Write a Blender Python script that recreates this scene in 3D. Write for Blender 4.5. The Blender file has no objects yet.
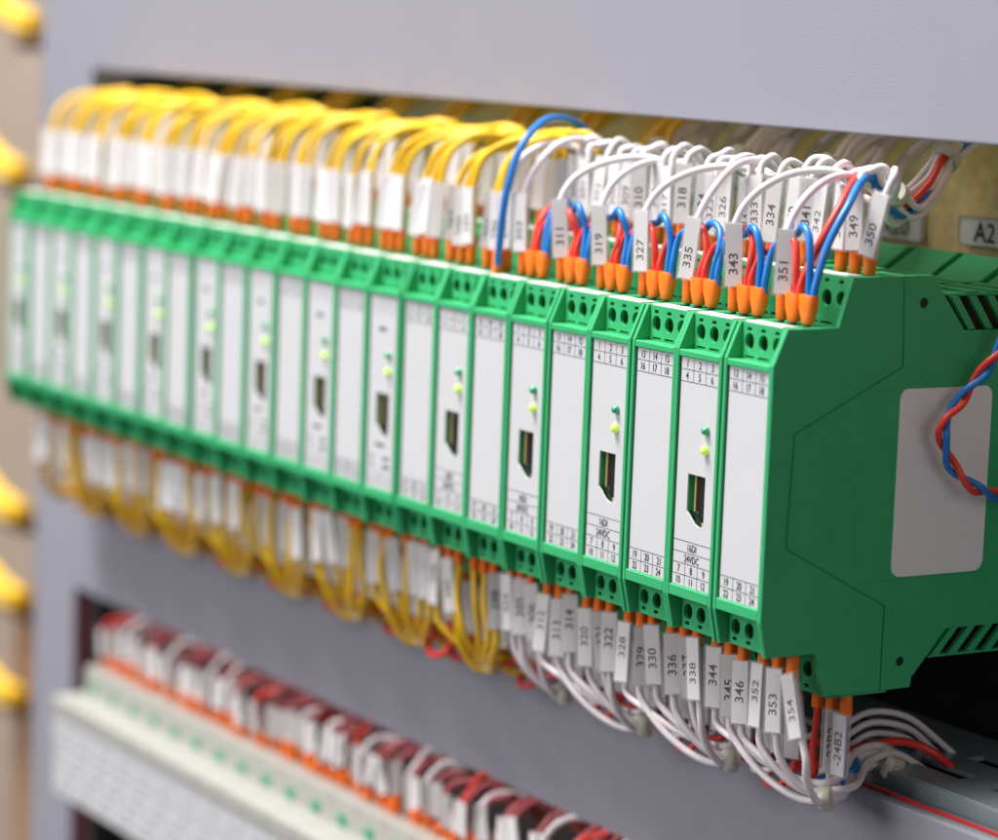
import bpy, math, random
from mathutils import Vector, Matrix
random.seed(7)
S = 0.001                                  # the script is written in millimetres
sc = bpy.context.scene
col = sc.collection
V = Vector

# ------------------------------------------------------------------ camera
RC = [[0.5170569320245174, 0.8551522642116215, 0.036969366496101566],
      [-0.134313613444333, 0.03840359821581892, 0.9901944338803382],
      [0.8453472554453065, -0.5169523852907614, 0.13471543732354135]]
CP = V((630.204, -470.073, 158.831)); FPX = 2959.37
def at(x, y, Y):
    """point on the upright plane at depth Y seen at photo pixel x, y"""
    c = ((x - 499) / FPX, -(y - 420) / FPX, -1.0)
    d = V([sum(RC[i][j] * c[i] for i in range(3)) for j in range(3)])
    return CP + d * ((Y - CP.y) / d.y)
cam = bpy.data.cameras.new('camera'); co = bpy.data.objects.new('camera', cam); col.objects.link(co)
m4 = Matrix([[RC[j][i] for j in range(3)] for i in range(3)]).to_4x4()
m4.translation = CP * S
co.matrix_world = m4
cam.sensor_width = 36; cam.lens = FPX / 998 * 36
cam.clip_start = 0.01; cam.clip_end = 50
cam.dof.use_dof = True
cam.dof.focus_distance = 0.834; cam.dof.aperture_fstop = 7.2; cam.dof.aperture_blades = 0
sc.camera = co

# ------------------------------------------------------------------ materials
def mat(name, colr, rough=0.5, spec=0.5, metal=0.0, noise=0.0, nscale=200, bump=0.0, bscale=600, coat=0, emit=None, es=0, sss=0, trans=0):
    m = bpy.data.materials.new(name); m.use_nodes = True
    nt = m.node_tree; b = nt.nodes['Principled BSDF']
    b.inputs['Base Color'].default_value = (*colr, 1); b.inputs['Roughness'].default_value = rough
    b.inputs['Specular IOR Level'].default_value = spec; b.inputs['Metallic'].default_value = metal
    if coat: b.inputs['Coat Weight'].default_value = coat; b.inputs['Coat Roughness'].default_value = .3
    if sss:
        b.inputs['Subsurface Weight'].default_value = sss; b.inputs['Subsurface Radius'].default_value = (.002, .001, .0005)
    if trans: b.inputs['Transmission Weight'].default_value = trans
    if emit: b.inputs['Emission Color'].default_value = (*emit, 1); b.inputs['Emission Strength'].default_value = es
    if noise or bump:
        tc = nt.nodes.new('ShaderNodeTexCoord')
    if noise:
        n = nt.nodes.new('ShaderNodeTexNoise'); n.inputs['Scale'].default_value = nscale; n.inputs['Detail'].default_value = 6
        nt.links.new(tc.outputs['Object'], n.inputs['Vector'])
        r = nt.nodes.new('ShaderNodeMapRange'); r.inputs[3].default_value = 1 - noise; r.inputs[4].default_value = 1 + noise
        nt.links.new(n.outputs['Fac'], r.inputs[0])
        mx = nt.nodes.new('ShaderNodeVectorMath'); mx.operation = 'SCALE'; mx.inputs[0].default_value = colr
        nt.links.new(r.outputs[0], mx.inputs['Scale']); nt.links.new(mx.outputs[0], b.inputs['Base Color'])
        r2 = nt.nodes.new('ShaderNodeMapRange'); r2.inputs[3].default_value = rough - .06; r2.inputs[4].default_value = rough + .08
        nt.links.new(n.outputs['Fac'], r2.inputs[0]); nt.links.new(r2.outputs[0], b.inputs['Roughness'])
    if bump:
        n2 = nt.nodes.new('ShaderNodeTexNoise'); n2.inputs['Scale'].default_value = bscale; n2.inputs['Detail'].default_value = 3
        nt.links.new(tc.outputs['Object'], n2.inputs['Vector'])
        bp = nt.nodes.new('ShaderNodeBump'); bp.inputs['Strength'].default_value = bump; bp.inputs['Distance'].default_value = 0.0002
        nt.links.new(n2.outputs['Fac'], bp.inputs['Height']); nt.links.new(bp.outputs[0], b.inputs['Normal'])
    return m
M = {}
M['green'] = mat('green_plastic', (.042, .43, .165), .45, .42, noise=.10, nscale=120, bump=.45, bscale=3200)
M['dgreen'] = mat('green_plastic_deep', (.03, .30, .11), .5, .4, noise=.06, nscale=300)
M['plate'] = mat('white_front_film', (.63, .63, .655), .4, .45, noise=.02, nscale=60)
M['strip'] = mat('white_marker_strip', (.84, .80, .80), .5)
M['ink'] = mat('black_print', (.02, .02, .03), .6)
M['greyink'] = mat('grey_print', (.30, .29, .31), .6)
M['redink'] = mat('dark_red_print', (.25, .04, .06), .6)
M['orange'] = mat('orange_ferrule_plastic', (1.0, .19, .010), .42, .4, noise=.05, nscale=900)
M['white_pvc'] = mat('white_wire_pvc', (.84, .76, .79), .38, .5, noise=.03, nscale=400)
M['blue_pvc'] = mat('blue_wire_pvc', (.012, .20, .62), .32, .5)
M['red_pvc'] = mat('red_wire_pvc', (.80, .05, .035), .35, .5)
M['dred_pvc'] = mat('dark_red_wire_pvc', (.40, .07, .08), .4, .5)
M['yellow_pvc'] = mat('yellow_wire_pvc', (.90, .55, .012), .4, .5, noise=.05, nscale=400)
M['card'] = mat('white_marker_card', (.90, .885, .88), .55, .3, noise=.03, nscale=500)
M['metal'] = mat('screw_metal', (.55, .55, .52), .35, metal=1)
M['brass'] = mat('brass_contact', (.75, .48, .25), .4, metal=.6)
M['black'] = mat('black_plastic', (.012, .014, .013), .45)
M['tie'] = mat('natural_nylon', (.62, .60, .50), .4, .5, sss=.2)
M['panel'] = mat('lilac_grey_paint', (.30, .298, .352), .48, .4, noise=.015, nscale=40, bump=.38, bscale=1500)
M['tray'] = mat('blue_grey_steel', (.30, .35, .38), .35, .5, metal=.3, noise=.08, nscale=60)
M['seal'] = mat('red_edge_seal', (.50, .012, .02), .5)
M['maroon'] = mat('maroon_edge_seal', (.30, .05, .075), .6)
M['cream'] = mat('cream_plastic', (.43, .425, .395), .45, noise=.02)
M['ductgrey'] = mat('dark_grey_duct', (.12, .10, .10), .5)
M['dpin'] = mat('tinned_pin', (.10, .10, .09), .4, metal=.8)
M['grey_pvc'] = mat('grey_cable_pvc', (.62, .58, .58), .42)
M['brownshade'] = mat('dark_brown_shade', (.06, .045, .035), .5)  # shade over the plate at the upper left, put into a colour
M['tan'] = mat('tan_board', (.36, .20, .11), .6, noise=.15, nscale=12)
M['beige'] = mat('beige_duct', (.40, .31, .25), .6, noise=.08, nscale=30)
M['sidelabel'] = mat('grey_white_label', (.90, .89, .89), .40, .5, noise=.03, nscale=50)
M['bgreen'] = mat('small_green_marker', (.03, .30, .15), .5)
M['ledg'] = mat('green_led', (.01, .30, .13), .1, .8, coat=1, emit=(.02, .9, .35), es=.10)
M['ledy'] = mat('lit_yellow_green_led', (.55, .85, .12), .15, .6, emit=(.50, .88, .10), es=.42)
# clear plastic of the marker sleeves
def clear(name, tint, fac):
    m = bpy.data.materials.new(name); m.use_nodes = True; nt = m.node_tree; nt.nodes.clear()
    o = nt.nodes.new('ShaderNodeOutputMaterial'); t = nt.nodes.new('ShaderNodeBsdfTransparent'); t.inputs[0].default_value = (*tint, 1)
    d = nt.nodes.new('ShaderNodeBsdfPrincipled'); d.inputs['Base Color'].default_value = (.85, .84, .85, 1); d.inputs['Roughness'].default_value = .10
    lw = nt.nodes.new('ShaderNodeLayerWeight'); lw.inputs[0].default_value = .35
    mr = nt.nodes.new('ShaderNodeMapRange'); mr.inputs[3].default_value = fac; mr.inputs[4].default_value = .34
    nt.links.new(lw.outputs['Facing'], mr.inputs[0])
    mx = nt.nodes.new('ShaderNodeMixShader'); nt.links.new(mr.outputs[0], mx.inputs[0])
    nt.links.new(t.outputs[0], mx.inputs[1]); nt.links.new(d.outputs[0], mx.inputs[2]); nt.links.new(mx.outputs[0], o.inputs[0])
    return m
M['clear'] = clear('clear_sleeve_plastic', (.99, .985, .99), .06)
# galvanised, yellow-chromated mounting plate
def galv():
    m = bpy.data.materials.new('chromated_steel'); m.use_nodes = True; nt = m.node_tree; b = nt.nodes['Principled BSDF']
    tc = nt.nodes.new('ShaderNodeTexCoord')
    n = nt.nodes.new('ShaderNodeTexNoise'); n.inputs['Scale'].default_value = 22; n.inputs['Detail'].default_value = 5; n.inputs['Roughness'].default_value = .6
    mp = nt.nodes.new('ShaderNodeMapping'); mp.inputs['Scale'].default_value = (1, 1, .45)
    nt.links.new(tc.outputs['Object'], mp.inputs[0]); nt.links.new(mp.outputs[0], n.inputs['Vector'])
    r = nt.nodes.new('ShaderNodeValToRGB'); e = r.color_ramp.elements
    e[0].position = .36; e[0].color = (.60, .56, .44, 1); e[1].position = .64; e[1].color = (1.0, .55, .14, 1)
    k = e.new(.5); k.color = (.92, .68, .34, 1)
    nt.links.new(n.outputs['Fac'], r.inputs[0])
    v = nt.nodes.new('ShaderNodeTexVoronoi'); v.inputs['Scale'].default_value = 260
    nt.links.new(tc.outputs['Object'], v.inputs['Vector'])
    mx = nt.nodes.new('ShaderNodeMix'); mx.data_type = 'RGBA'; mx.blend_type = 'MULTIPLY'; mx.inputs[0].default_value = .25
    nt.links.new(r.outputs[0], mx.inputs[6]); nt.links.new(v.outputs['Distance'], mx.inputs[7])
    nt.links.new(mx.outputs[2], b.inputs['Base Color'])
    b.inputs['Metallic'].default_value = .1; b.inputs['Roughness'].default_value = .42
    return m
M['galv'] = galv()

# ------------------------------------------------------------------ mesh helpers
class MB:
    def __init__(s): s.v = []; s.f = []; s.m = []; s.sm = []
    def add(s, vs, fs, mi=0, smooth=False):
        n = len(s.v); s.v += [tuple(v) for v in vs]
        for f in fs: s.f.append(tuple(i + n for i in f)); s.m.append(mi); s.sm.append(smooth)
        return s
    def box(s, x0, x1, y0, y1, z0, z1, mi=0, b=0.0):
        if b <= 0:
            s.add([(x, y, z) for x in (x0, x1) for y in (y0, y1) for z in (z0, z1)],
                  [(0, 1, 3, 2), (4, 6, 7, 5), (0, 4, 5, 1), (2, 3, 7, 6), (0, 2, 6, 4), (1, 5, 7, 3)], mi)
            return s
        c = ((x0 + x1) / 2, (y0 + y1) / 2, (z0 + z1) / 2); h = ((x1 - x0) / 2, (y1 - y0) / 2, (z1 - z0) / 2)
        # chamfered box: three vertices per corner
        vs = []; idx = {}
        for sx in (-1, 1):
            for sy in (-1, 1):
                for sz in (-1, 1):
                    for a in range(3):
                        p = [c[0] + sx * (h[0] - (0 if a == 0 else b)), c[1] + sy * (h[1] - (0 if a == 1 else b)), c[2] + sz * (h[2] - (0 if a == 2 else b))]
                        idx[(sx, sy, sz, a)] = len(vs); vs.append(p)
        fs = []
        for a in range(3):
            o1, o2 = (a + 1) % 3, (a + 2) % 3
            for sg in (-1, 1):
                q = []
                for (u, w) in ((-1, -1), (1, -1), (1, 1), (-1, 1)):
                    k = [0, 0, 0]; k[a] = sg; k[o1] = u; k[o2] = w; q.append(idx[(*k, a)])
                fs.append(q if sg > 0 else q[::-1])
        for a in range(3):
            o1, o2 = (a + 1) % 3, (a + 2) % 3
            for u in (-1, 1):
                for w in (-1, 1):
                    k0 = [0, 0, 0]; k0[a] = -1; k0[o1] = u; k0[o2] = w
                    k1 = list(k0); k1[a] = 1
                    q = [idx[(*k0, o1)], idx[(*k1, o1)], idx[(*k1, o2)], idx[(*k0, o2)]]
                    fs.append(q if u * w < 0 else q[::-1])
        for sx in (-1, 1):
            for sy in (-1, 1):
                for sz in (-1, 1):
                    q = [idx[(sx, sy, sz, 0)], idx[(sx, sy, sz, 1)], idx[(sx, sy, sz, 2)]]
                    fs.append(q if sx * sy * sz > 0 else q[::-1])
        s.add(vs, fs, mi); return s
    def tube(s, pts, r, n=10, mi=0, caps=True, radii=None):
        pts = [V(p) for p in pts]; N = len(pts); rings = []
        t0 = (pts[1] - pts[0]).normalized()
        up = V((0, 0, 1)) if abs(t0.z) < .9 else V((1, 0, 0))
        a = t0.cross(up).normalized()
        vs = []
        for i, p in enumerate(pts):
            t = (pts[min(i + 1, N - 1)] - pts[max(i - 1, 0)]).normalized()
            a = (a - t * a.dot(t)).normalized(); b = t.cross(a)
            rr = radii[i] if radii else r
            for k in range(n):
                th = 2 * math.pi * k / n
                vs.append(p + a * (math.cos(th) * rr) + b * (math.sin(th) * rr))
        fs = [(i * n + k, i * n + (k + 1) % n, (i + 1) * n + (k + 1) % n, (i + 1) * n + k) for i in range(N - 1) for k in range(n)]
        s.add(vs, fs, mi, True)
        if caps: s.add([], []); s.f.append(tuple(len(s.v) - n * N + k for k in range(n))[::-1]); s.m.append(mi); s.sm.append(False); s.f.append(tuple(len(s.v) - n + k for k in range(n))); s.m.append(mi); s.sm.append(False)
        return s
    def merge(s, me, mx=Matrix(), mi=0, smooth=False):
        s.add([mx @ V(v) for v in me[0]], me[1], mi, smooth); return s
    def mesh(s, name, mats):
        me = bpy.data.meshes.new(name)
        me.from_pydata([(x * S, y * S, z * S) for x, y, z in s.v], [], s.f)
        for m in mats: me.materials.append(M[m])
        me.polygons.foreach_set('material_index', s.m); me.polygons.foreach_set('use_smooth', s.sm)
        me.update(); return me
def link(name, me, parent=None, loc=(0, 0, 0), label=None):
    o = bpy.data.objects.new(name, me); col.objects.link(o); o.location = V(loc) * S
    if parent: o.parent = parent
    if label: o['label'] = label
    return o
def part(name, mb, mats, parent=None, loc=(0, 0, 0), label=None):
    return link(name, mb.mesh(name, mats if isinstance(mats, (list, tuple)) else [mats]), parent, loc, label)
def tag(o, label=None, cat=None, group=None, kind=None):
    for k, v in (('label', label), ('category', cat), ('group', group), ('kind', kind)):
        if v: o[k] = v
    return o
def thing(name, loc, label, cat, group=None):
    o = bpy.data.objects.new(name, None); o.empty_display_size = .005; col.objects.link(o); o.location = V(loc) * S
    return tag(o, label, cat, group)
def slab(polys, th, bev=0.0):
    """flat outline(s) in a 2D plane, inner outlines are holes -> (verts, faces), thickness along +z from 0"""
    cu = bpy.data.curves.new('outline', 'CURVE'); cu.dimensions = '2D'; cu.fill_mode = 'BOTH'
    for p in polys:
        sp = cu.splines.new('POLY'); sp.points.add(len(p) - 1); sp.use_cyclic_u = True
        for i, q in enumerate(p): sp.points[i].co = (q[0], q[1], 0, 1)
    cu.extrude = th / 2 - bev; cu.bevel_depth = bev; cu.bevel_resolution = 1; cu.offset = -bev
    ob = bpy.data.objects.new('outline', cu); col.objects.link(ob)
    dg = bpy.context.evaluated_depsgraph_get()
    me = bpy.data.meshes.new_from_object(ob.evaluated_get(dg))
    r = ([(v.co.x, v.co.y, v.co.z + th / 2) for v in me.vertices], [tuple(p.vertices) for p in me.polygons])
    bpy.data.objects.remove(ob); bpy.data.curves.remove(cu); bpy.data.meshes.remove(me)
    return r
_tx = {}
def text(st):
    if st in _tx: return _tx[st]
    cu = bpy.data.curves.new('lettering', 'FONT'); cu.body = st; cu.size = 1; cu.align_x = 'CENTER'; cu.align_y = 'CENTER'; cu.resolution_u = 3; cu.offset = .012
    ob = bpy.data.objects.new('lettering', cu); col.objects.link(ob)
    dg = bpy.context.evaluated_depsgraph_get(); me = bpy.data.meshes.new_from_object(ob.evaluated_get(dg))
    vs = [(v.co.x, v.co.y, 0) for v in me.vertices]
    cx = (min(v[0] for v in vs) + max(v[0] for v in vs)) / 2; cy = (min(v[1] for v in vs) + max(v[1] for v in vs)) / 2
    r = ([(v[0] - cx, v[1] - cy, 0) for v in vs], [tuple(p.vertices) for p in me.polygons])
    bpy.data.objects.remove(ob); bpy.data.curves.remove(cu); bpy.data.meshes.remove(me)
    _tx[st] = r; return r
def circ(cx, cy, r, n=20, ry=None): return [(cx + r * math.cos(2 * math.pi * i / n), cy + (ry or r) * math.sin(2 * math.pi * i / n)) for i in range(n)]
def rect(x0, x1, y0, y1): return [(x0, y0), (x1, y0), (x1, y1), (x0, y1)]
def rrect(x0, x1, y0, y1, r, n=6):
    o = []
    for cx, cy, a in ((x1 - r, y1 - r, 0), (x0 + r, y1 - r, 90), (x0 + r, y0 + r, 180), (x1 - r, y0 + r, 270)):
        for i in range(n + 1):
            t = math.radians(a + 90 * i / n); o.append((cx + r * math.cos(t), cy + r * math.sin(t)))
    return o
# frames: XZ facing -Y (x->x, y->z, thickness towards -Y) ; YZ facing +X ; XY facing +Z
FRONT = Matrix(((1, 0, 0, 0), (0, 0, -1, 0), (0, 1, 0, 0), (0, 0, 0, 1)))
SIDE = Matrix(((0, 0, 1, 0), (1, 0, 0, 0), (0, 1, 0, 0), (0, 0, 0, 1)))
TOP = Matrix()
DOWN = Matrix(((1, 0, 0, 0), (0, -1, 0, 0), (0, 0, -1, 0), (0, 0, 0, 1)))
def T(x, y, z): return Matrix.Translation((x, y, z))
def cr(pts, n=8):
    """smooth curve through points"""
    P = [V(p) for p in pts]; P = [P[0] * 2 - P[1]] + P + [P[-1] * 2 - P[-2]]; out = []
    for i in range(1, len(P) - 2):
        a, b, c, d = P[i - 1:i + 3]
        t1 = max((b - a).length, .01) ** .5; t2 = max((c - b).length, .01) ** .5; t3 = max((d - c).length, .01) ** .5
        m1 = (c - b) + t2 * ((b - a) / t1 - (c - a) / (t1 + t2)); m2 = (c - b) + t2 * ((d - c) / t3 - (d - b) / (t2 + t3))
        for k in range(n):
            t = k / n; t_2 = t * t; t_3 = t_2 * t
            out.append((2 * t_3 - 3 * t_2 + 1) * b + (t_3 - 2 * t_2 + t) * m1 + (-2 * t_3 + 3 * t_2) * c + (t_3 - t_2) * m2)
    out.append(P[-2]); return out
ORD = ['first', 'second', 'third', 'fourth', 'fifth', 'sixth', 'seventh', 'eighth', 'ninth', 'tenth', 'eleventh', 'twelfth', 'thirteenth', 'fourteenth',
       'fifteenth', 'sixteenth', 'seventeenth', 'eighteenth', 'nineteenth', 'twentieth', 'twenty-first', 'twenty-second', 'twenty-third', 'twenty-fourth', 'twenty-fifth', 'twenty-sixth']
def jit(a): return random.uniform(-a, a)

# ------------------------------------------------------------------ green modules
PW = 22.5; NM = 24
PROF = [(0, 69.4), (4.3, 79.4), (21.2, 79.5), (25.3, 93), (52.9, 93.3), (65.2, 77.7), (84, 77.7), (92, 79), (106, 79), (106, -6.4), (64.7, -6.5),
        (53.2, -19.5), (52.8, -22.3), (22.8, -22.4), (18.9, -10.2), (2.2, -10.1), (0, -.3)]
PROF = PROF[::-1]
MID = 34.6
def wall_mb(x):
    """one side wall, outer faces at x .. x+1.5"""
    mb = MB(); mb.merge(slab([PROF], 1.5, .28), T(x, 0, 0) @ SIDE); return mb
housing = MB()
housing.merge(slab([PROF], 1.45, .3), T(-22.3, 0, 0) @ SIDE)
housing.merge(slab([PROF], 1.45, .3), T(-1.65, 0, 0) @ SIDE)
IN = [(1.4, -.2), (4.6, -.2), (4.6, -3), (8, -3), (8, 72), (4.6, 72), (4.6, 69.3), (1.4, 69.3)]
# core between the walls
core = [(6.4, -1), (26.5, -8), (45, -20), (52, -20), (60, -7), (110, -7), (110, 94), (101, 95), (88, 87), (88, 77), (62, 77), (52, 92.4), (43, 92.4), (27, 78), (6.4, 70)]
core = [(p[0], p[1]) for p in core]
housing.merge(slab([core], 19.2, .2), T(-20.85, 0, 0) @ SIDE, 0)
# frame bars over and under the front film
housing.box(-20.9, -1.6, .1, 6.4, 67.4, 69.3, 0, .25)
housing.box(-20.9, -1.6, .1, 6.4, -.2, 3.0, 0, .25)
housing.box(-20.5, -4.5, 58, 90, 76.5, 86.6, 1)  # black blocks behind the louvres paint the dark of the vent openings
housing.box(-20.5, -4.5, 60, 108, -13.2, -6.0, 1)
# vent louvres behind the shoulders, upper and lower
for z0, z1, sg in ((77.9, 87.2, 1), (-14.0, -6.4, -1)):
    for k in range(7):
        y = 60 + k * 6.4
        if sg > 0: pl = [(y, z1), (y + 7, z0), (y + 9.6, z0), (y + 2.8, z1)]
        else: pl = [(y + 7, z1), (y, z0), (y + 2.8, z0), (y + 9.6, z1)]
        housing.merge(slab([pl[::-1] if sg > 0 else pl], 1.4, 0), T(-1.55, 0, 0) @ SIDE)
    housing.box(-21, -1, 60, 108, z1 if sg > 0 else z0 - .8, (z1 + .9) if sg > 0 else z0, 0, .2)
for k in range(3): housing.box(-21, -1, 66 + k * 9, 71 + k * 9, 88.1, 88.7, 0, .2)
ME_housing = housing.mesh('housing', ['green', 'black'])
core_dark = None
TX = (-17.6, -11.25, -4.9)               # three terminal columns
def terminal(front_y, z_low, z_high, back_y, dark_slots=True):
    """block with three screw holes, three test slots, and wire entries on its top"""
    mb = MB(); h = z_high - z_low
    hz = z_low + h * .49 if h < 11 else z_high - 6.4
    holes = [circ(x, hz, 2.12, 24, 2.25) for x in TX] + [rect(x - .95 - .2, x + .75, z_high - 2.15, z_high - 1.2) for x in TX]
    holes += [rect(-19.3, -15.0, z_low + .25, z_low + .85), rect(-13.4, -8.6, z_low + .25, z_low + .85), rect(-6.4, -2.6, z_low + .25, z_low + .85)]
    mb.merge(slab([rect(-20.8, -1.7, z_low, z_high)] + holes, 1.2, .07), T(0, front_y + 1.2, 0) @ FRONT)
    # recess lining behind the plate: back plane, floor, roof
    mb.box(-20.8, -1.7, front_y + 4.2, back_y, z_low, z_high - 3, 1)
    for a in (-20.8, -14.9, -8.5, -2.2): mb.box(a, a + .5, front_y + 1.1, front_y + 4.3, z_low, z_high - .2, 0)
    eh = [rect(x - 2.1, x + 2.1, front_y + 7.6, front_y + 12.6) for x in TX]
    eh += [rect(x - 1.6, x + 1.6, front_y + 13.6, front_y + 14.8) for x in TX]
    mb.merge(slab([rect(-20.8, -1.7, front_y + .1, back_y)] + eh, 1.2, .07), T(0, 0, z_high - 1.2) @ TOP)
    for x in TX:
        mb.tube([(x, front_y + 4.2, hz), (x, front_y + 2.4, hz)], 1.95, 16, 2)
        a = random.uniform(0, 3.1); c, s_ = math.cos(a), math.sin(a)
        q = [(x + u * c * 1.5 - w * s_ * .28, front_y + 2.36, hz + u * s_ * 1.5 + w * c * .28) for u, w in ((-1, -1), (1, -1), (1, 1), (-1, 1))]
        mb.add(q, [(0, 1, 2, 3)], 3)
    return mb
def mirrored(mb):
    o = MB(); o.v = [(x, y, 2 * MID - z) for x, y, z in mb.v]; o.f = [f[::-1] for f in mb.f]; o.m = list(mb.m); o.sm = list(mb.sm); return o
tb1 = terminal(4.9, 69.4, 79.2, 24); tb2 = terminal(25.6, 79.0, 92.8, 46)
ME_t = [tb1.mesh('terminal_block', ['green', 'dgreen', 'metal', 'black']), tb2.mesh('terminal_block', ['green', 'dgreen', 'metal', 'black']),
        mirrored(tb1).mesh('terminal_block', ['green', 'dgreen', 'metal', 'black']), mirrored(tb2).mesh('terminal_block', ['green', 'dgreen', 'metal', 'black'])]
def strip_mesh(nums, y, z, up=True):
    mb = MB()
    z0 = z + .05
    mb.box(-20.2, -3.2, y, y + 4.6, z0 - .1, z0 + .35, 0, .1)
    for n, x in zip(nums, TX):
        mb.merge(text(n), T(x, y + 2.2, z0 + .40) @ Matrix.Diagonal((2.6, 2.8, 1, 1)), 1)
    return (mb if up else mirrored(mb)).mesh('marker_strip', ['strip', 'redink'])
STR = {}
for par, a in ((1, (('1', '2', '3'), ('4', '5', '6'))), (0, (('13', '14', '15'), ('16', '17', '18')))):
    STR[par] = [strip_mesh(a[0], 5.2, 79.25), strip_mesh(a[1], 26.0, 92.85)]
STRB = strip_mesh(('7', '8', '9'), 5.2, 79.25, False)
PORT = [(-14.7, 35.0), (-6.4, 35.0), (-6.4, 21.6), (-8.2, 20.6), (-10.6, 21.3), (-14.7, 24.6)]
PX0, PX1, PZ0, PZ1 = -20.2, -2.2, 3.1, 67.3
def film(port):
    mb = MB(); h = [rect(PX0, PX1, PZ0, PZ1)]
    if port: h += [PORT[::-1]]
    mb.merge(slab(h, .5, .06), T(0, 1.25, 0) @ FRONT); return mb.mesh('front_film', ['plate'])
def printing(kind):
    mb = MB(); Y = .70; lw = .16; W = PX1 - PX0; c3 = W / 3
    def hl(z, mi=0): mb.box(PX0 + .1, PX1 - .1, Y, Y + .03, z - lw / 2, z + lw / 2, mi)
    def vl(x, z0, z1, mi=0): mb.box(x - lw / 2, x + lw / 2, Y, Y + .03, z0, z1, mi)
    def tx(st, x, z, sx=2.35, sz=3.0, mi=0): mb.merge(text(st), T(x, Y - .03, z) @ FRONT @ Matrix.Diagonal((sx, sz, 1, 1)), mi)
    def table(z0, z1, a, mi=0):
        zm = (z0 + z1) / 2; hl(zm, mi)
        for k in (1, 2): vl(PX0 + c3 * k, z0, z1, mi)
        for i in range(6): tx(a[i], PX0 + c3 * (i % 3 + .5), (z1 + zm) / 2 if i < 3 else (zm + z0) / 2, mi=mi)
    if kind == 'plain':
        table(60.6, PZ1, ['13', '14', '15', '16', '17', '18']); hl(60.6); table(PZ0, 9.5, ['19', '20', '21', '22', '23', '24']); hl(9.5)
    elif kind == 'port':
        table(60.6, PZ1, list('123456')); hl(60.6); table(PZ0, 9.5, ['7', '8', '9', '10', '11', '12']); hl(9.5)
        hl(12.7); hl(15.9); tx('24VDC', PX0 + W / 2, 11.1); tx('16DI', PX0 + W / 2, 14.3)
    else:
        table(60.6, PZ1, list('123456'), 1); table(PZ0, 9.5, ['7', '8', '9', '10', '11', '12'], 1)
        mb.box(-14.5, -8.5, Y, Y + .03, 17.3, 18.3); mb.box(-14, -9.5, Y, Y + .03, 55.6, 56.8)
        for x, z, w in ((-17.5, 13.4, 1.8), (-9.2, 13.6, 4.0), (-17.5, 10.9, 1.8), (-9.4, 10.8, 4.6)): mb.box(x, x + w, Y, Y + .03, z - .5, z + .5)
    out = []
    for nm, lo in (('upper_table', False), ('lower_table', True)):
        o = MB(); use = {}
        for f, mi, sm in zip(mb.f, mb.m, mb.sm):
            if (sum(mb.v[i][2] for i in f) / len(f) < 38) != lo: continue
            for i in f:
                if i not in use: use[i] = len(o.v); o.v.append(mb.v[i])
            o.f.append(tuple(use[i] for i in f)); o.m.append(mi); o.sm.append(sm)
        out.append((nm, o.mesh(nm, ['ink', 'greyink'])))
    return out
FILM = {True: film(True), False: film(False)}; PRT = {k: printing(k) for k in ('plain', 'port', 'far')}
pc = MB()
pc.box(-15.2, -6.0, 3.4, 6.4, 19.5, 36, 0)                                           # green back of the recess
pcb = MB(); pcb.box(-11.4, -6.3, 2.2, 3.4, 20.8, 34.8, 0, .2)
pcb.box(-12.4, -11.6, 1.5, 3.4, 24.6, 34.9, 1, .1)
pcb.merge(slab([[(-12.4, 24.2), (-11.6, 24.6), (-8.2, 21.6), (-8.6, 20.8)]], .6, 0), T(0, 2.0, 0) @ FRONT, 0)
pcb.box(-9.2, -6.6, 1.5, 2.2, 21.0, 21.9, 1, .1)
for z in (25, 27.5, 30): pcb.box(-8.3, -7.7, 2.0, 2.25, z, z + .5, 1)
for a, b, c, d in ((-14.9, -14.6, 24.5, 35.2), (-14.9, -6.2, 35.0, 35.3), (-6.4, -6.1, 21, 35.2)): pc.box(a, b, 1.2, 3.5, c, d, 0)
ME_rec = pc.mesh('port_recess', ['green']); ME_con = pcb.mesh('connector', ['black', 'brass'])
def dome(r, mt):
    mb = MB(); rr = [r, r, r * .92, r * .7, r * .35, .02]; dd = [0, .5, 1.0, 1.5, 1.8, 1.86]
    mb.tube([(0, -d, 0) for d in dd], 1, 14, 0, True, rr); return mb.mesh('indicator_lamp', [mt])
ME_lg = dome(1.3, 'ledg'); ME_ly = dome(1.35, 'ledy')

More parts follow.
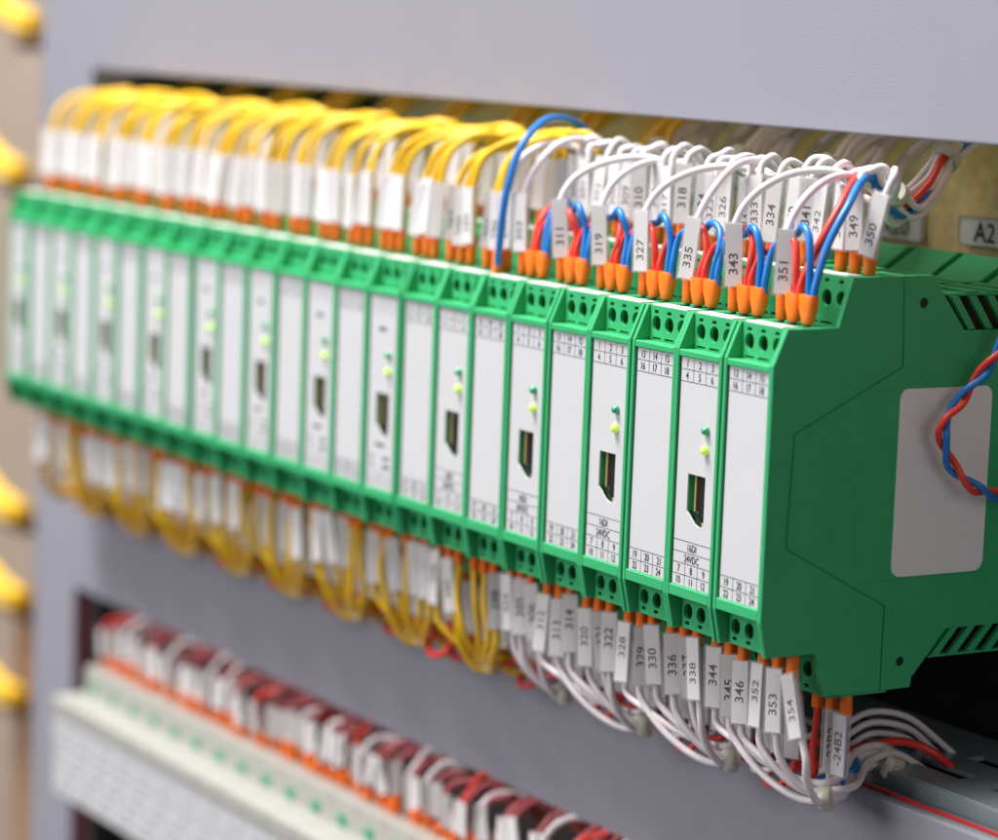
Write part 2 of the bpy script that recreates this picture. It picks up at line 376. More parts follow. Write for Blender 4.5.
for m in range(NM):
    port = m % 2 == 1
    if m == 0: lb = 'green terminal module at the right end of the row, its whole side showing'
    elif m == NM - 1: lb = 'blurred green terminal module with slot at the far left end of the row'
    elif port: lb = 'green terminal module with connector slot and two lamps, %s module from the right' % ORD[m]
    else: lb = 'green terminal module with plain white front, %s module from the right' % ORD[m]
    r = thing('terminal_module', (-PW * m, 0 if m == 0 else jit(.35), 0), lb, 'terminal module', 'green terminal modules in the upper row')
    link('housing', ME_housing, r)
    for me in ME_t: link('terminal_block', me, r)
    ff = link('front_film', FILM[port], r)
    for nm, me in PRT['plain' if not port else ('port' if m < 9 else 'far')]: link(nm, me, ff)
    for me in STR[m % 2]: link('marker_strip', me, r)
    if port:
        p = link('port_recess', ME_rec, r); link('connector', ME_con, p)
        link('indicator_lamp', ME_lg, r, (-6.6, .8, 48.1), 'dark green lamp, upper of the pair'); link('indicator_lamp', ME_ly, r, (-6.6, .8, 42.6), 'lit yellow-green lamp, lower of the pair')
    if m == 0:
        # moulded end plate: two tiles with a fine seam, recessed field, holes, paper label
        g = .16
        F = [(0, 69.4), (0, -.3), (2.2, -10.1), (18.9, -10.2), (22.8, -22.4), (42.2 - g, -22.4), (42.2 - g, 1.4), (7.2 - g, 19.6), (8.3 - g, 51.1), (44.1 - g, 68.3), (42.9 - g, 93.2), (25.3, 93), (21.2, 79.5), (4.3, 79.4)]
        Rr = [(42.9 + g, 93.2), (44.1 + g, 68.0), (8.3 + g, 50.8), (7.2 + g, 19.9), (42.2 + g, 1.7), (42.2 + g, -22.4), (52.8, -22.3), (53.2, -19.5), (64.7, -6.5), (106, -6.4), (106, 77.7), (65.2, 77.7), (52.9, 93.3)]
        Rr = [(p[0], p[1]) for p in Rr]
        inn = [(34.6, 61.9), (104, 61.9), (104, 9.2), (33.0, 8.5), (29.2, 11.5), (29.0, 58.2)]
        e = MB(); e.merge(slab([F], .62, .22), T(-.25, 0, 0) @ SIDE)
        e.merge(slab([Rr, inn[::-1], circ(50.2, 85.6, 1.45), circ(48.8, -14.6, 1.35)], .62, .12), T(-.25, 0, 0) @ SIDE)
        for yy, zz, rr in ((50.2, 85.6, 1.46), (48.8, -14.6, 1.36)): e.merge((lambda q: ([(a, b, 0) for a, b in q], [tuple(range(len(q)))]))(circ(yy, zz, rr)), T(-.17, 0, 0) @ SIDE, 1)  # black discs paint the dark inside the holes
        part('end_plate', e, ['green', 'black'], r)
        l = MB(); l.merge(slab([rrect(43.8, 76.6, 9.4, 62.2, 3.2)], .25, .08), T(-.16 + .28, 0, 0) @ SIDE)
        # label bridges the shallow recess, lying on the raised field
        part('side_label', l, ['sidelabel'], r)
        fl = MB(); fl.merge(slab([[(28, 58.6), (34.2, 63.0), (104.5, 63.2), (104.5, 8), (32.3, 7.4), (28.2, 11)][::-1]], .3, .0), T(-.13, 0, 0) @ SIDE); part('side_field', fl, ['green'], r)

# ------------------------------------------------------------------ wires
def ferrule_mesh(twin, sg=1, ln=6.5):
    mb = MB(); n = 16; vs = []; fs = []
    prof = [(-2.5, .7, .7), (-1.3, .7, .7), (-1.3, 1.3, 1.25), (-.9, 1.6, 1.55), (ln - .3, 1.75, 1.65), (ln, 1.65, 1.55), (ln, .9, .9)] if not twin else \
           [(-2.5, .8, .8), (-1.3, .8, .8), (-1.3, 1.6, 1.35), (-.8, 1.9, 1.55), (2.6, 2.95, 1.9), (ln - .2, 3.15, 2.05), (ln + .1, 3.0, 1.95), (ln, 2.5, 1.5)]
    for z, a, b in prof:
        for k in range(n):
            t = 2 * math.pi * k / n
            c, s_ = math.cos(t), math.sin(t)
            e = .75
            vs.append((a * math.copysign(abs(c) ** e, c), b * math.copysign(abs(s_) ** e, s_), z * sg))
    for i in range(len(prof) - 1):
        for k in range(n):
            q = (i * n + k, i * n + (k + 1) % n, (i + 1) * n + (k + 1) % n, (i + 1) * n + k)
            fs.append(q if sg > 0 else q[::-1])
    mb.add(vs, fs, 0, False); mb.m[:n * 2] = [1] * (n * 2); mb.f.append(tuple(range((len(prof) - 1) * n, len(prof) * n))); mb.m.append(0); mb.sm.append(False)
    me = mb.mesh('ferrule', ['orange', 'dpin'])
    me.polygons.foreach_set('use_smooth', [True] * len(me.polygons))
    me.set_sharp_from_angle(angle=math.radians(40)); return me
FER = {(t, s): ferrule_mesh(t, s) for t in (False, True) for s in (1, -1)}
def sleeve_mesh(L):
    """clear marker carrier: flat window in front, wire channel behind; runs along +z, faces -y"""
    mb = MB()
    w = 2.95
    mb.box(-w, w, -2.75, -2.55, 0, L)
    mb.box(-w, -w + .22, -2.55, -.8, 0, L); mb.box(w - .22, w, -2.55, -.8, 0, L)
    mb.box(-w + .22, w - .22, -1.95, -1.8, 0, L)
    ring = [(1.75 * math.sin(math.radians(a)), 1.75 * -math.cos(math.radians(a))) for a in range(0, 360, 24)]
    n = len(ring)
    mb.add([(x, y, z) for z in (0, L) for x, y in ring], [(k, (k + 1) % n, n + (k + 1) % n, n + k) for k in range(n)], 0, True)
    return mb.mesh('marker_sleeve', ['clear'])
LT = 18.6; SLV = sleeve_mesh(LT)
_cards = {}
def card_mesh(st, size=3.6, low=.36):
    k = (st, low)
    if k in _cards: return _cards[k]
    mb = MB(); mb.box(-2.35, 2.35, -2.48, -2.10, .5, LT - .5)
    if st:
        mb.merge(text(st), T(-.1, -2.50, LT * low) @ FRONT @ Matrix.Rotation(math.pi / 2, 4, 'Z') @ Matrix.Diagonal((size * 1.18, size * 1.0, 1, 1)), 1)
    _cards[k] = mb.mesh('number_card', ['card', 'ink']); return _cards[k]
CAM_AZ = math.atan2(CP.x + 60, -(CP.y - 10))
def frame(d, yaw):
    """rotation with local z along d and local -y towards the azimuth yaw (0 = towards -Y, positive towards +X)"""
    z = V(d).normalized(); n = V((math.sin(yaw), -math.cos(yaw), 0)); y = -(n - z * n.dot(z)).normalized(); x = y.cross(z)
    return Matrix((x, y, z)).transposed().to_4x4()
def wire(base, pts, colr, label, group, text_=None, tagat=7.0, tilt=(0, 0), yaw=.6, up=1, twin=False, ferr=True, r=1.1, low=.36, n=7, cardtext=True, ferloc=None):
    """base = where the ferrule enters; pts = world points after the tag top"""
    base = V(base); root = thing('wire', base, label, 'wire', group)
    path = [V((0, 0, .5 * up))]
    d = V((tilt[0], tilt[1], up)).normalized()
    if text_ is not None:
        t0 = V((tilt[0] * .2, tilt[1] * .2, tagat * up)); t1 = t0 + d * LT
        path += [V((0, 0, tagat * .6 * up)), t0 + d * 1, t0 + d * LT * .5, t1 - d * 1]
    path += [V(p) - base for p in pts]
    mb = MB(); mb.tube(cr(path, n), 1.15 if colr == 'yellow_pvc' else r, 10); part('insulation', mb, [colr], root)
    if ferr: link('ferrule', FER[(twin, up)], root, (0, 0, 0))
    if text_ is not None:
        s = link('marker_sleeve', SLV, root); fm = frame(d * (1 if up > 0 else -1), yaw)
        # local z always points to world up so numbers read the same way
        o = t0 if up > 0 else t1
        mx = fm.copy(); mx.translation = o * S; s.matrix_local = mx
        link('number_card', card_mesh(text_, low=low), s, label=('card printed ' + text_) if text_ else None)
    return root

ZU, ZU2, ZB, ZB2 = 81.2, 94.2, -11.4, -23.8
YF, YB = 15.4, 34.8
# where bundles are gathered, and how a bundle runs on behind the upper panel
G0 = at(884, 190, 48)
TRK = [at(903, 211, 60) - G0, at(928, 190, 72) - G0, at(946, 158, 84) - G0, at(985, 124, 96) - G0, at(1030, 80, 106) - G0]
D0 = at(826, 798, 27)
TRD = [at(842, 789, 35) - D0, at(858, 764, 50) - D0, at(882, 757, 60) - D0, at(915, 775, 72) - D0, at(925, 800, 80) - D0]
def off(i, r=1.9):
    a = i * 2.4; q = r * math.sqrt(i * .8 + .2) * .8
    return V((math.cos(a) * q * .7, math.cos(a) * q * .7, math.sin(a) * q))
def trunk(G, i, T_, spread=1.0):
    return [G + off(i)] + [G + t + off(i) * spread * (1.0 if k != 2 else .60) + V((jit(.5), jit(.5), jit(.5))) for k, t in enumerate(T_)]
cnt = {}
def nxt(k): cnt[k] = cnt.get(k, -1) + 1; return cnt[k]
PL = ('left', 'middle', 'right')
for m in range(NM):
    X0 = -PW * m; near = m <= 6
    b = m // 2 if m < 7 else (m + 1) // 2
    GX = G0 + V((-PW * 2 * b, 0, 0)); DX = D0 + V((-PW * 2 * b, 0, 0))
    mod = '%s module from the right' % ORD[m] if m else 'rightmost module'
    if near:
        # front upper tier: numbered white wire, red and blue jumpers
        num = str(351 - 8 * m)
        bs = V((X0 + TX[0], YF, ZU)); tl = (jit(.10) - (.0, .02, -.12, .0, .02, .13, .05)[m], jit(.05)); i = nxt(('t', b))
        top = bs + V((tl[0] * 25, tl[1] * 25, 5.2 + LT))
        G = GX
        dx = G.x - top.x; hk = jit(2.2); P = [top + V((dx * .10, 4, 7 + hk * .4)), top + V((dx * .36, 12, 13.5 + hk)), top + V((dx * .70, 20.5, 15 + hk)), top + V((dx * .93, 27.5, 12.5 + hk)), (G + V((1, 0, 1)) + off(i))] + trunk(G, i, TRK)[1:]
        wire(bs, P, 'white_pvc', 'white wire with marker card 3%s looping up from the front upper holes' % num[1:], 'numbered white wires', num, 5.4, tl, .62 + jit(.25))
        # short white loops beside it
        for j, c, nm, zc in ((1, 'red_pvc', 'red', 0), (2, 'blue_pvc', 'blue', 3.0)):
            xa = X0 + TX[j]
            a = V((xa - .9, YF, ZU)); q = V((xa - PW + 1.3, YF, ZU + 7))
            if m < 6:
                # goes up from the next module on the left and comes down here
                u = jit(2.4) - .5; w_ = jit(1.3)
                P = [a + V((jit(.4), 0, 7)), a + V((1.0 + w_, .3 + jit(.8), 13.5 + zc + u * .6)), a + V((-1.0 + w_ * .6, .8 + w_, 19 + zc + u)), a + V((-5.0, 1.4 + w_, 21.0 + zc + u)), a + V((-10, 2 + jit(1), 18.5 + zc + u)), q + V((1.8, 1.5, 8 + zc)), q + V((.2, 0, 2)), q + V((0, 0, -2))]
                wire(a, P, c, '%s jumper wire from the %s to the one left of it' % (nm, mod), 'red and blue jumper wires', twin=True, r=1.06)
            else:
                P = [a + V((.3, 0, 7)), a + V((0, 2, 15 + zc)), a + V((-2, 8, 20 + zc)), a + V((-3, 14, 14)), a + V((-3, 18, 6))]
                wire(a, P, c, 'short %s wire end in the front upper holes of the %s' % (nm, mod), 'red and blue jumper wires', twin=True, r=1.06)
        if m == 0:
            for j, c, nm in ((1, 'red_pvc', 'red'), (2, 'blue_pvc', 'blue')):
                a = V((X0 + TX[j] + .9, YF, ZU + 4)); i = nxt(('t', 0))
                P = [a + V((.3, .3, 5)), at(812 + 9 * j - 2, 245, 19), at(832 + 8 * j, 206, 26), at(846 + 7 * j, 181 + j, 34), at(860 + 6 * j, 173 + 2 * j, 42)] + [GX + V((1, -2, -1.5))] + [GX + t + V((3.8, -3.4, 1.6 - 2.6 * (j - 1))) * (.62 if k == 2 else 1) for k, t in enumerate(TRK)]
                wire(a, P, c, 'long %s wire rising past the cards 348 and 349 to the bundle' % nm, 'red and blue wires', ferr=False, r=1.12)
        if m == 6:
            a = V((X0 + TX[0] - 3, YF, ZU + 5)); 
            P = [at(499, 250, 10.5), at(507, 190, 10.5), at(521, 147, 15), at(548, 119, 28), at(580, 126, 44), at(605, 150, 52), at(618, 185, 58)]
            wire(at(497, 270, 11.5), P, 'blue_pvc', 'long blue wire arching over the cards left of card 303', 'red and blue wires', ferr=True, r=1.2)
        # rear upper tier
        for j in range(3):
            num = str(348 - 8 * m + j); bs = V((X0 + TX[j], YB, ZU2)); i = nxt(('t', b))
            tl = (jit(.10) + .02 * (j - 1), jit(.06) + .03)
            if m == 0 and j == 2: tl = (.25, .05)
            top = bs + V((tl[0] * 24, tl[1] * 24, 5.0 + LT))
            P = [top + V((0, .8, 2.0)), top + V((1.0 + jit(1), 3.0, 3.6 + jit(1.5))), top + V((2.2 + jit(1.6), 6.5, 3.2 + jit(1.4))), top + V((2.6, 9.6, -.5))]
            if m == 0 and j == 2: P = [top + V((-.3, .8, 2.2)), top + V((-2.2, 2.6, 4.0)), top + V((-4.6, 4.8, 3.4)), top + V((-6.2, 7.0, .5))]
            P += [GX + V((-1.0, 1.5, -1.5)) + off(i)] + [p for p in trunk(GX, i, TRK, 1.1)[1:]]
            wire(bs, P, 'white_pvc', 'white wire with marker card %s in the rear upper row' % num, 'numbered white wires', num, 4.5 + jit(1.0), tl, .45 + jit(.42), low=.40 + jit(.05))
    else:
        for row, (y, z, h) in enumerate(((YF, ZU, 7.2), (YB, ZU2, 5.2))):
            for j in range(3):
                bs = V((X0 + TX[j] * .93 - .4, y + jit(.4), z)); i = nxt(('t', b)); tl = (.05 + jit(.11) - .04 * (j - 1), .05 + jit(.05))
                top = bs + V((tl[0] * 25, tl[1] * 25, h + LT))
                k = i % 6; G = V((-PW * (2 * b - 1) + 4, 44, 117.5)); dx = G.x - top.x
                if row == 0:
                    hh = 119.8 + k * .5 + jit(1.4)
                    P = [top + V((dx * .10, 2.5, (hh - top.z) * .55)), V((top.x + dx * .32, top.y + 8.5, hh - 1.0)), V((top.x + dx * .60, top.y + 16, hh)), V((top.x + dx * .85, top.y + 23, hh - 2.5))] + trunk(G, k + j, TRK, 1.2)
                else:
                    hh = 121.5 + jit(1.5); P = [top + V((dx * .06, 1.0, 2.5)), V((top.x + dx * .3 + jit(1), top.y + 3.0, hh)), V((top.x + dx * .62, top.y + 6.0, hh + .6)), V((top.x + dx * .9, top.y + 8.5, hh - 2.5))] + trunk(G, k + j + 3, TRK, 1.2)
                wh = (m == 7 and j == 2 and row == 0)
                wire(bs, P, 'white_pvc' if wh else 'yellow_pvc', '%s wire, %s hole of the %s upper row, %s' % ('white' if wh else 'yellow', PL[j], ('front', 'rear')[row], mod), 'wires of the upper rows',
                     (str(295 - 8 * (m - 7) + j) if m < 9 and row == 0 else ''), h - 2.0 + jit(1.1), tl, .5 + jit(.5), n=6)
                if m < 9 and row == 0: pass
    # lower tiers
    for j in range(3):
        num = str(352 - 8 * m + j) if near else ('' if m > 8 else str(352 - 8 * m + j))
        if not near and (m + j) % 3 == 1 and m > 9 and j == 1: num = ''
        bs = V((X0 + TX[j] + jit(.3), YF, ZB)); i = nxt(('b', b))
        tl = (jit(.06) + (.13 - .05 * (m % 2)) + .03 * (j - 1), jit(.07))
        if m == 0 and j == 2: tl = (.38, -.04)
        end = bs + V((tl[0] * 23, tl[1] * 23, -(5 + LT)))
        D = DX + off(i) * .8 + V((0, 0, 1.5))
        k = j + 3 * (m % 2)
        sw = (D - end)
        P = [end + V((.3, .2, -3.5)), end + V((sw.x * .22, sw.y * .15, min(sw.z * .55, -5))), end + V((sw.x * .52, sw.y * .45, sw.z * .88)), end + V((sw.x * .80, sw.y * .75, sw.z * 1.0 - .5)), D]
        P += [DX + t + off(i) for t in TRD[:4 if near else 3]]
        c = 'white_pvc' if near else 'yellow_pvc'
        lb = ('white wire with marker card %s hanging from the front lower row' % num) if near else 'yellow wire, %s hole of the front lower row, %s' % (PL[j], mod)
        bare = (not near) and (j == (m * 7 % 3) or (m * 5 + j) % 7 == 0)
        if bare: P = [bs + V((.6 + jit(1), 0, -8)), bs + V((1.5 + jit(1.5), -1, -17))] + P
        wire(bs, P, c, lb, 'wires of the lower rows', None if bare else num, 4.6 + jit(1.4), tl, .55 + jit(.5), up=-1, low=(.5 + jit(.08)), n=6)
    # rear lower tier: shorter, with red and blue between
    for j in range(3):
        if m == 0:
            nm_, c = (('-23B2', 'red_pvc'), ('-23B2', 'white_pvc'), ('-24B2', 'blue_pvc'))[j]
        else: nm_, c = '', ('red_pvc', 'white_pvc' if near else 'yellow_pvc', 'blue_pvc' if near and m % 2 == 0 else 'red_pvc')[j]
        bs = V((X0 + TX[j], YB, ZB2)); i = nxt(('b', b)); tl = (jit(.04), jit(.03))
        end = bs + V((tl[0] * 20, 0, -(5 + LT))); D = DX + off(i)
        drop = 3 + 2.5 * (i % 3)
        P = [end + V((.2, 0, -2)), end + V((-3, -2, -drop)), end + V((-8, -3.5, -drop - .5)), end + V((-12, 2, -drop + 3)), end + V((-10, 9, 0)), end + V((-4, 16, 3))]
        if m == 0: P = [end + V((.2, 0, -2)), end + V((-2, -2, -5)), end + V((-7, -3, -6.5)), end + V((-11, 1, -4)), end + V((-6, 9, -1)), at(860, 750, 56), at(910, 742, 70), at(948, 762, 78)]
        lb = '%s wire, %s of the rear lower row, %s' % (c.split('_')[0], PL[j], mod)
        if m == 0 and j == 0: nm_ = None; P = [bs + V((0, 0, -9)), bs + V((-1, 0, -20))] + P
        wire(bs, P, c, lb, 'wires of the lower rows', nm_, 5.0, tl, (.2 if j == 2 else 1.15) if m == 0 else .5 + jit(.15), up=-1, n=6, low=.45)

# cable ties on the gathered bundles
def tie(p, d, r, label, w=3.4, head=True, hd=(0, -1, .3)):
    p = V(p); d = V(d).normalized(); t = thing('cable_tie', p, label, 'cable tie', 'nylon cable ties')
    fm = frame(d, 0.6); mb = MB()
    mb.tube([V((0, 0, -w / 2)), V((0, 0, -w / 2 + .2)), V((0, 0, w / 2 - .2)), V((0, 0, w / 2))], 1, 20, 0, True, [r * .93, r, r, r * .93])
    o = part('strap', mb, ['tie'], t); mx = fm.copy(); o.matrix_local = mx
    if head:
        h = MB(); h.box(-3.4, 3.4, -r - 3.4, -r + .3, -3.2, 3.2, 0, 1.1); h.box(-1.2, 1.2, -r - 3.9, -r - 3.3, -1.2, 1.2, 0, .3)
        o = part('lock_head', h, ['tie'], t); o.matrix_local = fm.copy()
    return t
tie(G0 + TRK[2], TRK[3] - TRK[1], 4.4, 'square-headed pale cable tie on the bundle left of the A21 sign')
tie(G0 + V((2, 3, -1)), TRK[0], 3.4, 'pale cable tie on the bundle just behind card 350', head=False)
for b in (1, 2, 3):
    tie(G0 + V((-45 * b, 0, 0)) + TRK[1] * .9, TRK[2] - TRK[0], 4.6, 'pale cable tie on the %s wire bundle from the right, behind the upper rows' % ORD[b])
tie(D0 + V((0, 0, 0)), V((1, .8, .1)), 3.6, 'pale cable tie under card 354 where the white wires meet', head=False)
tie(D0 + TRD[2], TRD[3] - TRD[1], 4.2, 'round pale cable tie on the wires right of the card -24B2')
for b in range(1, 12):
    tie(D0 + V((-45 * b, 0, 0)), V((1, .8, .1)), 3.5 if b < 4 else 3.2, 'cable tie under the %s hanging wire bundle from the right' % ORD[b], head=False)

for b in range(1, 4):
    for q, (ox, oy, oz) in enumerate(((2, 13, 2), (6, 17, -3), (-3, 16, 6))):
        p = [G0 + V((-45 * b - 30, 6 + oy * .4, -14)), G0 + V((-45 * b - 8, 6 + oy * .6, -4 + q))] + [G0 + V((-45 * b, 0, 0)) + t + V((ox, oy, oz)) for t in TRK]
        mb = MB(); mb.tube([v - p[0] for v in cr(p, 8)], 2.1, 12)
        tag(part('cable', mb, ['grey_pvc'], None, p[0]), 'thick grey cable, %s strand of the %s bundle from the right, rising behind the panel' % (('front', 'lower', 'upper')[q], ORD[b]), 'cable', 'grey cables behind the upper rows')
# red loop under the yellow wires
lp = [at(432, 628, 24), at(428, 645, 22), at(434, 655, 20), at(446, 652, 20), at(452, 640, 24), at(450, 622, 28)]
mb = MB(); base = lp[0]; mb.tube([p - base for p in cr(lp, 8)], 1.2, 10)
tag(part('wire_loop', mb, ['red_pvc'], None, base), 'small red wire loop showing under the yellow wires', 'wire')

# twisted red and blue pair in front of the end plate
ctl = [(1035, 268), (998, 352), (966, 393), (943, 430), (952, 466), (975, 488), (1010, 497), (1050, 500)]
def atx(x, y, X):
    c = ((x - 499) / FPX, -(y - 420) / FPX, -1.0)
    d = V([sum(RC[i][j] * c[i] for i in range(3)) for j in range(3)]); return CP + d * ((X - CP.x) / d.x)
cp_ = cr([atx(x, y, 7 + (2 if i % 2 else 0)) for i, (x, y) in enumerate(ctl)], 14)
for ph, c, nm in ((0, 'red_pvc', 'red'), (math.pi, 'blue_pvc', 'blue')):
    pp = []; L = 0
    for i, p in enumerate(cp_):
        if i: L += (p - cp_[i - 1]).length
        t = (cp_[min(i + 1, len(cp_) - 1)] - cp_[max(i - 1, 0)]).normalized(); a = t.cross(V((1, 0, 0))).normalized(); b_ = t.cross(a)
        th = (L + 2.5 * math.sin(L / 17)) / 20 * 2 * math.pi + ph + 2.0; pp.append(p + a * math.cos(th) * 1.1 + b_ * math.sin(th) * 1.1)
    mb = MB(); mb.tube([q - pp[0] for q in pp], 1.0, 12)
    tag(part('wire', mb, [c], None, pp[0]), '%s wire of the twisted pair beside the grey side label' % nm, 'wire', 'twisted red and blue pair')

# ------------------------------------------------------------------ cabinet
YP = 45.0
pan = thing('cabinet_panel', (0, YP, 0), 'lilac grey sheet metal cabinet panel with two long cutouts behind the modules', 'panel')
mb = MB(); cut1 = rect(-558, 210, -53.5, 130.4); cut2 = rect(-568, 210, -232, -98.5)
mb.merge(slab([rect(-613, 230, -420, 420), cut1[::-1], cut2[::-1]], 2.0, .6), T(0, 2.0, 0) @ FRONT)
part('front_sheet', mb, ['panel'], pan)
mb = MB(); mb.box(-614.5, -613.1, -.0, 22, -420, 420, 0, .3); part('side_flange', mb, ['tray'], pan)
mb = MB(); mb.box(-558, 210, 2.0, 9, 130.5, 131.8, 0, .3); part('upper_flange', mb, ['tray'], pan)
mb = MB(); mb.box(-558, 210, 2.0, 8.5, -55.0, -53.6, 0, .3)
part('folded_flange', mb, ['tray'], pan)
mb = MB(); mb.box(-559, 210, 4.3, 5.6, -53.55, -52.7, 0, .2); part('edge_seal', mb, ['seal'], pan)
mb = MB(); mb.box(-570, -567.9, 2.0, 8, -231, -99, 0, .3); mb.box(-568, 210, 2.0, 6, -99, -97.6, 0, .3); part('edge_seal', mb, ['maroon'], pan)

mp = thing('mounting_plate', (0, 128, 0), 'greenish gold zinc plated mounting plate behind the modules', 'plate')
mb = MB(); mb.box(-760, 320, 0, 3, -420, 420, 0); part('sheet', mb, ['galv'], mp)
mb = MB(); mb.box(-700, -455, 88, 125, 99, 230, 0, 1)  # dark box added so the plate reads as shaded at the upper left
tag(part('dark_box', mb, ['brownshade'], None), 'dark box standing in for the shade behind the yellow wires at the upper left', 'duct')
# slotted tray behind the lower panel edge
tr = thing('slotted_tray', (0, 58, -51), 'blue grey slotted steel tray behind the red edged panel at lower right', 'tray')
mb = MB(); sl = []
x = -560
while x < 190:
    sl += [rect(x, x + 24, 12, 18)[::-1], rect(x + 6, x + 30, 30, 36)[::-1]]; x += 36
mb.merge(slab([rect(-570, 210, 0, 52)] + sl, 1.5, .2), TOP)
mb.box(-570, 210, -1.0, .6, -22, 1.2, 0, .2); part('slotted_lid', mb, ['tray'], tr)
mb = MB(); mb.box(-600, 215, 62, 124, -96, -56, 0)
o = tag(part('dark_box', mb, ['black'], None), 'dark cable duct in the shade below and behind the modules', 'duct')
mb = MB(); mb.box(-640, 215, 74, 124, -235, -104, 0, 1)
tag(part('dark_box', mb, ['ductgrey'], None), 'dark grey duct behind the cream terminal blocks', 'duct')
mb = MB(); mb.box(-640, 215, 113, 126, -55, 66, 0, 1)  # black box added to keep the recess behind the modules dark
tag(part('dark_box', mb, ['black'], None), 'black box added as deep shade against the mounting plate behind the green modules', 'duct')
# loose wires in the shade at lower right
for k in range(3):
    p = [at(842, 726 + k * 13, 52 + k), at(870, 712 + k * 11, 62), at(905, 716 + k * 11, 72), at(940 - k * 8, 742 + k * 6, 84), at(975 - k * 14, 775, 96)]
    mb = MB(); mb.tube([q - p[0] for q in cr(p, 8)], 1.0, 10)
    tag(part('wire', mb, ['white_pvc'], None, p[0]), 'loose white wire arching in the shade right of card -24B2, %s from the top' % ORD[k], 'wire', 'loose wires in the shade')
for c, nm, off_ in (('red_pvc', 'red', 0), ('blue_pvc', 'blue', 12)):
    p = [at(845, 752 + off_, 50), at(868, 746 + off_, 58), at(905, 742 + off_, 66), at(932, 752 + off_, 72), at(952, 768 + off_ * .9, 78)] if nm == 'red' else [at(884, 752, 64), at(900, 752, 68), at(912, 764, 72), at(920, 782, 76)]
    mb = MB(); mb.tube([q - p[0] for q in cr(p, 8)], 1.3, 10)
    tag(part('wire', mb, [c], None, p[0]), 'loose %s wire dropping into the tray at lower right' % nm, 'wire', 'loose wires in the shade')
# sign plates on the mounting plate
def sign(px, py, st, label, Y=126.5):
    c = at(px, py, Y); t = thing('sign_plate', c, label, 'sign')
    mb = MB(); mb.merge(slab([rrect(-13.5, 13.5, -4.6, 4.6, 1.0)], .8, .2), FRONT)
    mb.merge(slab([rrect(-13.5, 13.5, -4.6, 4.6, 1.0), rrect(-13.0, 13.0, -4.1, 4.1, .8)[::-1]], .2, 0), T(0, -.8, 0) @ FRONT, 1)
    part('backing', mb, ['strip', 'greyink'], t)
    w = MB(); w.merge(text(st), T(0, -1.05, 0) @ FRONT @ Matrix.Diagonal((8.6, 8.4, 1, 1))); part('lettering', w, ['ink'], t)
sign(990, 233, 'A21', 'white sign plate reading A21 on the mounting plate at far right')
sign(897, 225, 'A20', 'partly hidden white sign plate behind card 350')

# ------------------------------------------------------------------ lower white terminal row
NL = 22; PL2 = 20.4; XL = -520
YA, YU = 15.0, 30.0
st_mb = MB()
st_mb.box(.15, PL2 - .15, YA, YU + .5, -141, -134.3, 0, .5)
st_mb.box(.15, PL2 - .15, YU, 58, -150, -123, 0, .5)
ME_low = st_mb.mesh('body', ['cream'])
gm = MB(); gm.box(6.2, 13.2, YU - .35, YU + .1, -133.4, -129.2, 0, .1); ME_gm = gm.mesh('green_marker', ['bgreen'])
ff = MB(); ff.box(.1, PL2 - .1, YA + 1.0, 40, -176, -141.1, 0, .3)
for a in range(4):
    for zz in range(6):
        if (a * 7 + zz * 3) % 5 != 0: ff.box(1.4 + a * 4.7, 4.4 + a * 4.7, YA + .9, YA + 1.05, -173.5 + zz * 4.9, -172.1 + zz * 4.9 + (a % 2), 1)
ME_ff = ff.mesh('label_field', ['plate', 'greyink'])
for k in range(NL):
    r = thing('white_terminal', (XL + PL2 * k, 0, 0), 'cream terminal block with small green marker, %s from the left in the lower row' % ORD[k], 'terminal block', 'cream terminal blocks in the lower row')
    link('body', ME_low, r); link('green_marker', ME_gm, r); link('label_field', ME_ff, r)
    for j in range(3):
        bs = V((XL + PL2 * (k + .22 + .29 * j) + jit(.6), 38 + jit(1), -122.3)); tl = (jit(.30) - .05, .02 + jit(.14))
        c = ('dred_pvc', 'white_pvc', 'dred_pvc', 'dred_pvc')[(j * 2 + k) % 4] if (k * 3 + j) % 11 else 'red_pvc'
        top = bs + V((tl[0] * 17, tl[1] * 17, 4 + 12))
        P = [top + V((.5, 2, 3)), top + V((3 + jit(3), 7, 6.5 + jit(2))), top + V((8 + jit(4), 14, 5 + jit(3))), top + V((14 + jit(5), 22, -2 + jit(4))), top + V((20, 34, -4))]
        root = thing('wire', bs, '%s wire in the %s hole of the %s cream block from the left' % (c.split('_')[0].replace('dred', 'dark red'), PL[j], ORD[k]), 'wire', 'wires of the lower cream blocks')
        d = V((tl[0], tl[1], 1)).normalized(); path = [V((0, 0, 0)), d * 4, d * 10, d * 16] + [p - bs for p in P]
        mb = MB(); mb.tube(cr(path, 5), 1.2, 8); part('insulation', mb, [c], root)
        f = link('ferrule', FER[(False, 1)], root); f.scale = (1.1, 1.1, .75 + jit(.3))
        s = link('marker_sleeve', SLV, root); mx = frame(d, .5 + jit(.8)); mx.translation = d * (5.2 + jit(1.6)) * S; s.matrix_local = mx @ Matrix.Diagonal((.85, .85, .66, 1))
        link('number_card', card_mesh(''), s)

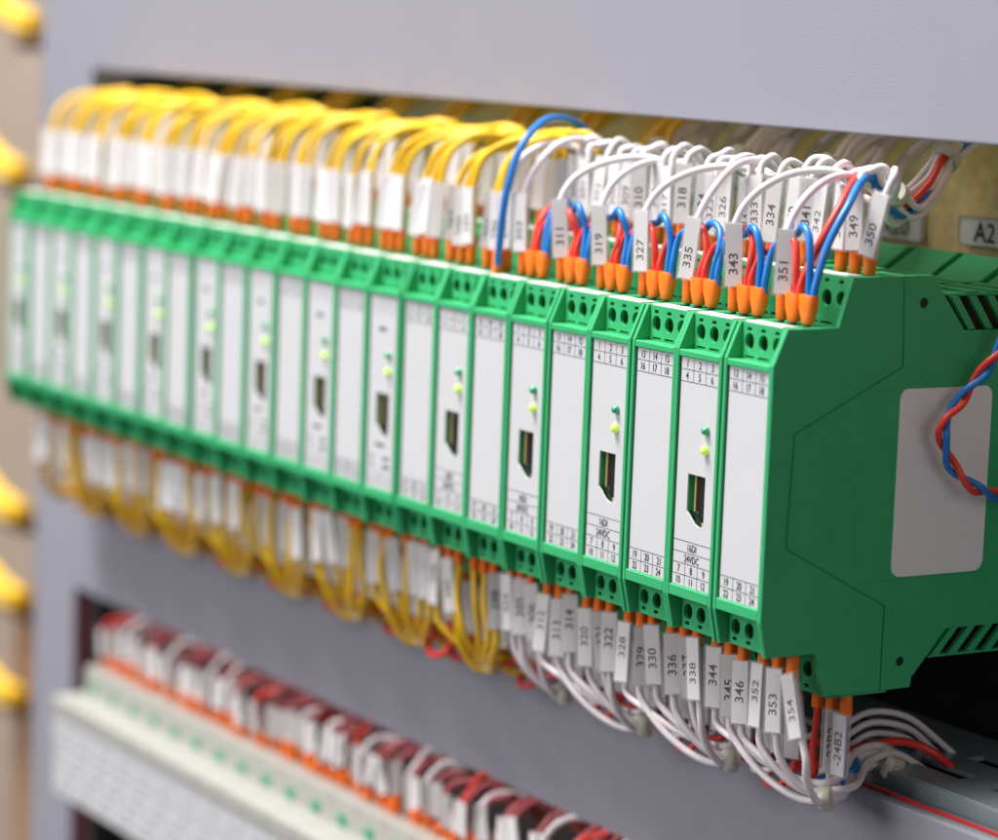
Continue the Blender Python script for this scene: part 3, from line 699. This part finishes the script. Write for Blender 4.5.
# ------------------------------------------------------------------ far left: neighbouring duct with yellow bundles
mb = MB(); mb.box(-1150, -690, 190, 200, -500, 500, 0)
tag(part('wall', mb, ['beige'], None), kind='structure')
mb = MB(); mb.box(-820, -706, 120, 190, -500, -150, 0, 1); tag(part('side_duct', mb, ['tan'], None), 'tan duct in the lower left corner', 'duct')
mb = MB(); mb.box(-760, -735, 130, 180, -120, 500, 0, 1); tag(part('side_post', mb, ['tan'], None), 'blurred brown post behind the yellow bundles at far left', 'post')
for k, (x, y) in enumerate(((18, 16), (6, 165), (6, 505), (6, 592), (2, 690))):
    c = at(x, y, 105); t = thing('yellow_bundle', c, 'blurred bundle of yellow wires at the left edge, %s from the top' % ORD[k], 'wire bundle', 'yellow bundles at the left edge')
    for q in range(12):
        a = q * 1.1; rr = 4.6 if q > 5 else 2.2; o = V((0, math.cos(a) * rr, math.sin(a) * rr))
        p = [V((-60, -3, 24)), V((-34, -3, 13)), V((-14, -1, 4)), V((-4, 3, -2)), V((2, 9, -5))]
        mb = MB(); mb.tube(cr([v + o for v in p], 6), 2.6, 8); part('strand', mb, ['yellow_pvc'], t)
    mb = MB(); mb.box(-30, -2, 10, 40, -17, -12, 0, 1); part('bracket', mb, ['black'], t)

# ------------------------------------------------------------------ light
w = bpy.data.worlds.new('World'); sc.world = w; w.use_nodes = True
bg = w.node_tree.nodes['Background']; bg.inputs[0].default_value = (.86, .88, 1.0, 1); bg.inputs[1].default_value = .13
def area(name, loc, tgt, size, power, colr, sy=None):
    l = bpy.data.lights.new(name, 'AREA'); l.energy = power; l.color = colr; l.size = size; l.shape = 'RECTANGLE'; l.size_y = sy or size
    o = bpy.data.objects.new(name, l); col.objects.link(o); o.location = loc
    o.rotation_euler = (V(tgt) - V(loc)).to_track_quat('-Z', 'Y').to_euler(); return o
area('window_light', (-.70, -2.55, 1.0), (-.2, 0, .03), 1.4, 41, (1, .985, .96))
area('ceiling_light', (-.62, -.62, 1.85), (-.25, .05, 0), .9, 98, (1, .975, .95))
area('side_fill', (1.7, -.15, .45), (0, .05, .03), .8, 3.0, (1, .93, .89))  # added fill that lifts the right-facing sides and label, not a real lamp

sc.render.engine = 'CYCLES'
sc.cycles.max_bounces = 8; sc.cycles.transparent_max_bounces = 24
sc.view_settings.view_transform = 'Standard'; sc.view_settings.look = 'None'; sc.view_settings.exposure = 0; sc.view_settings.gamma = 1
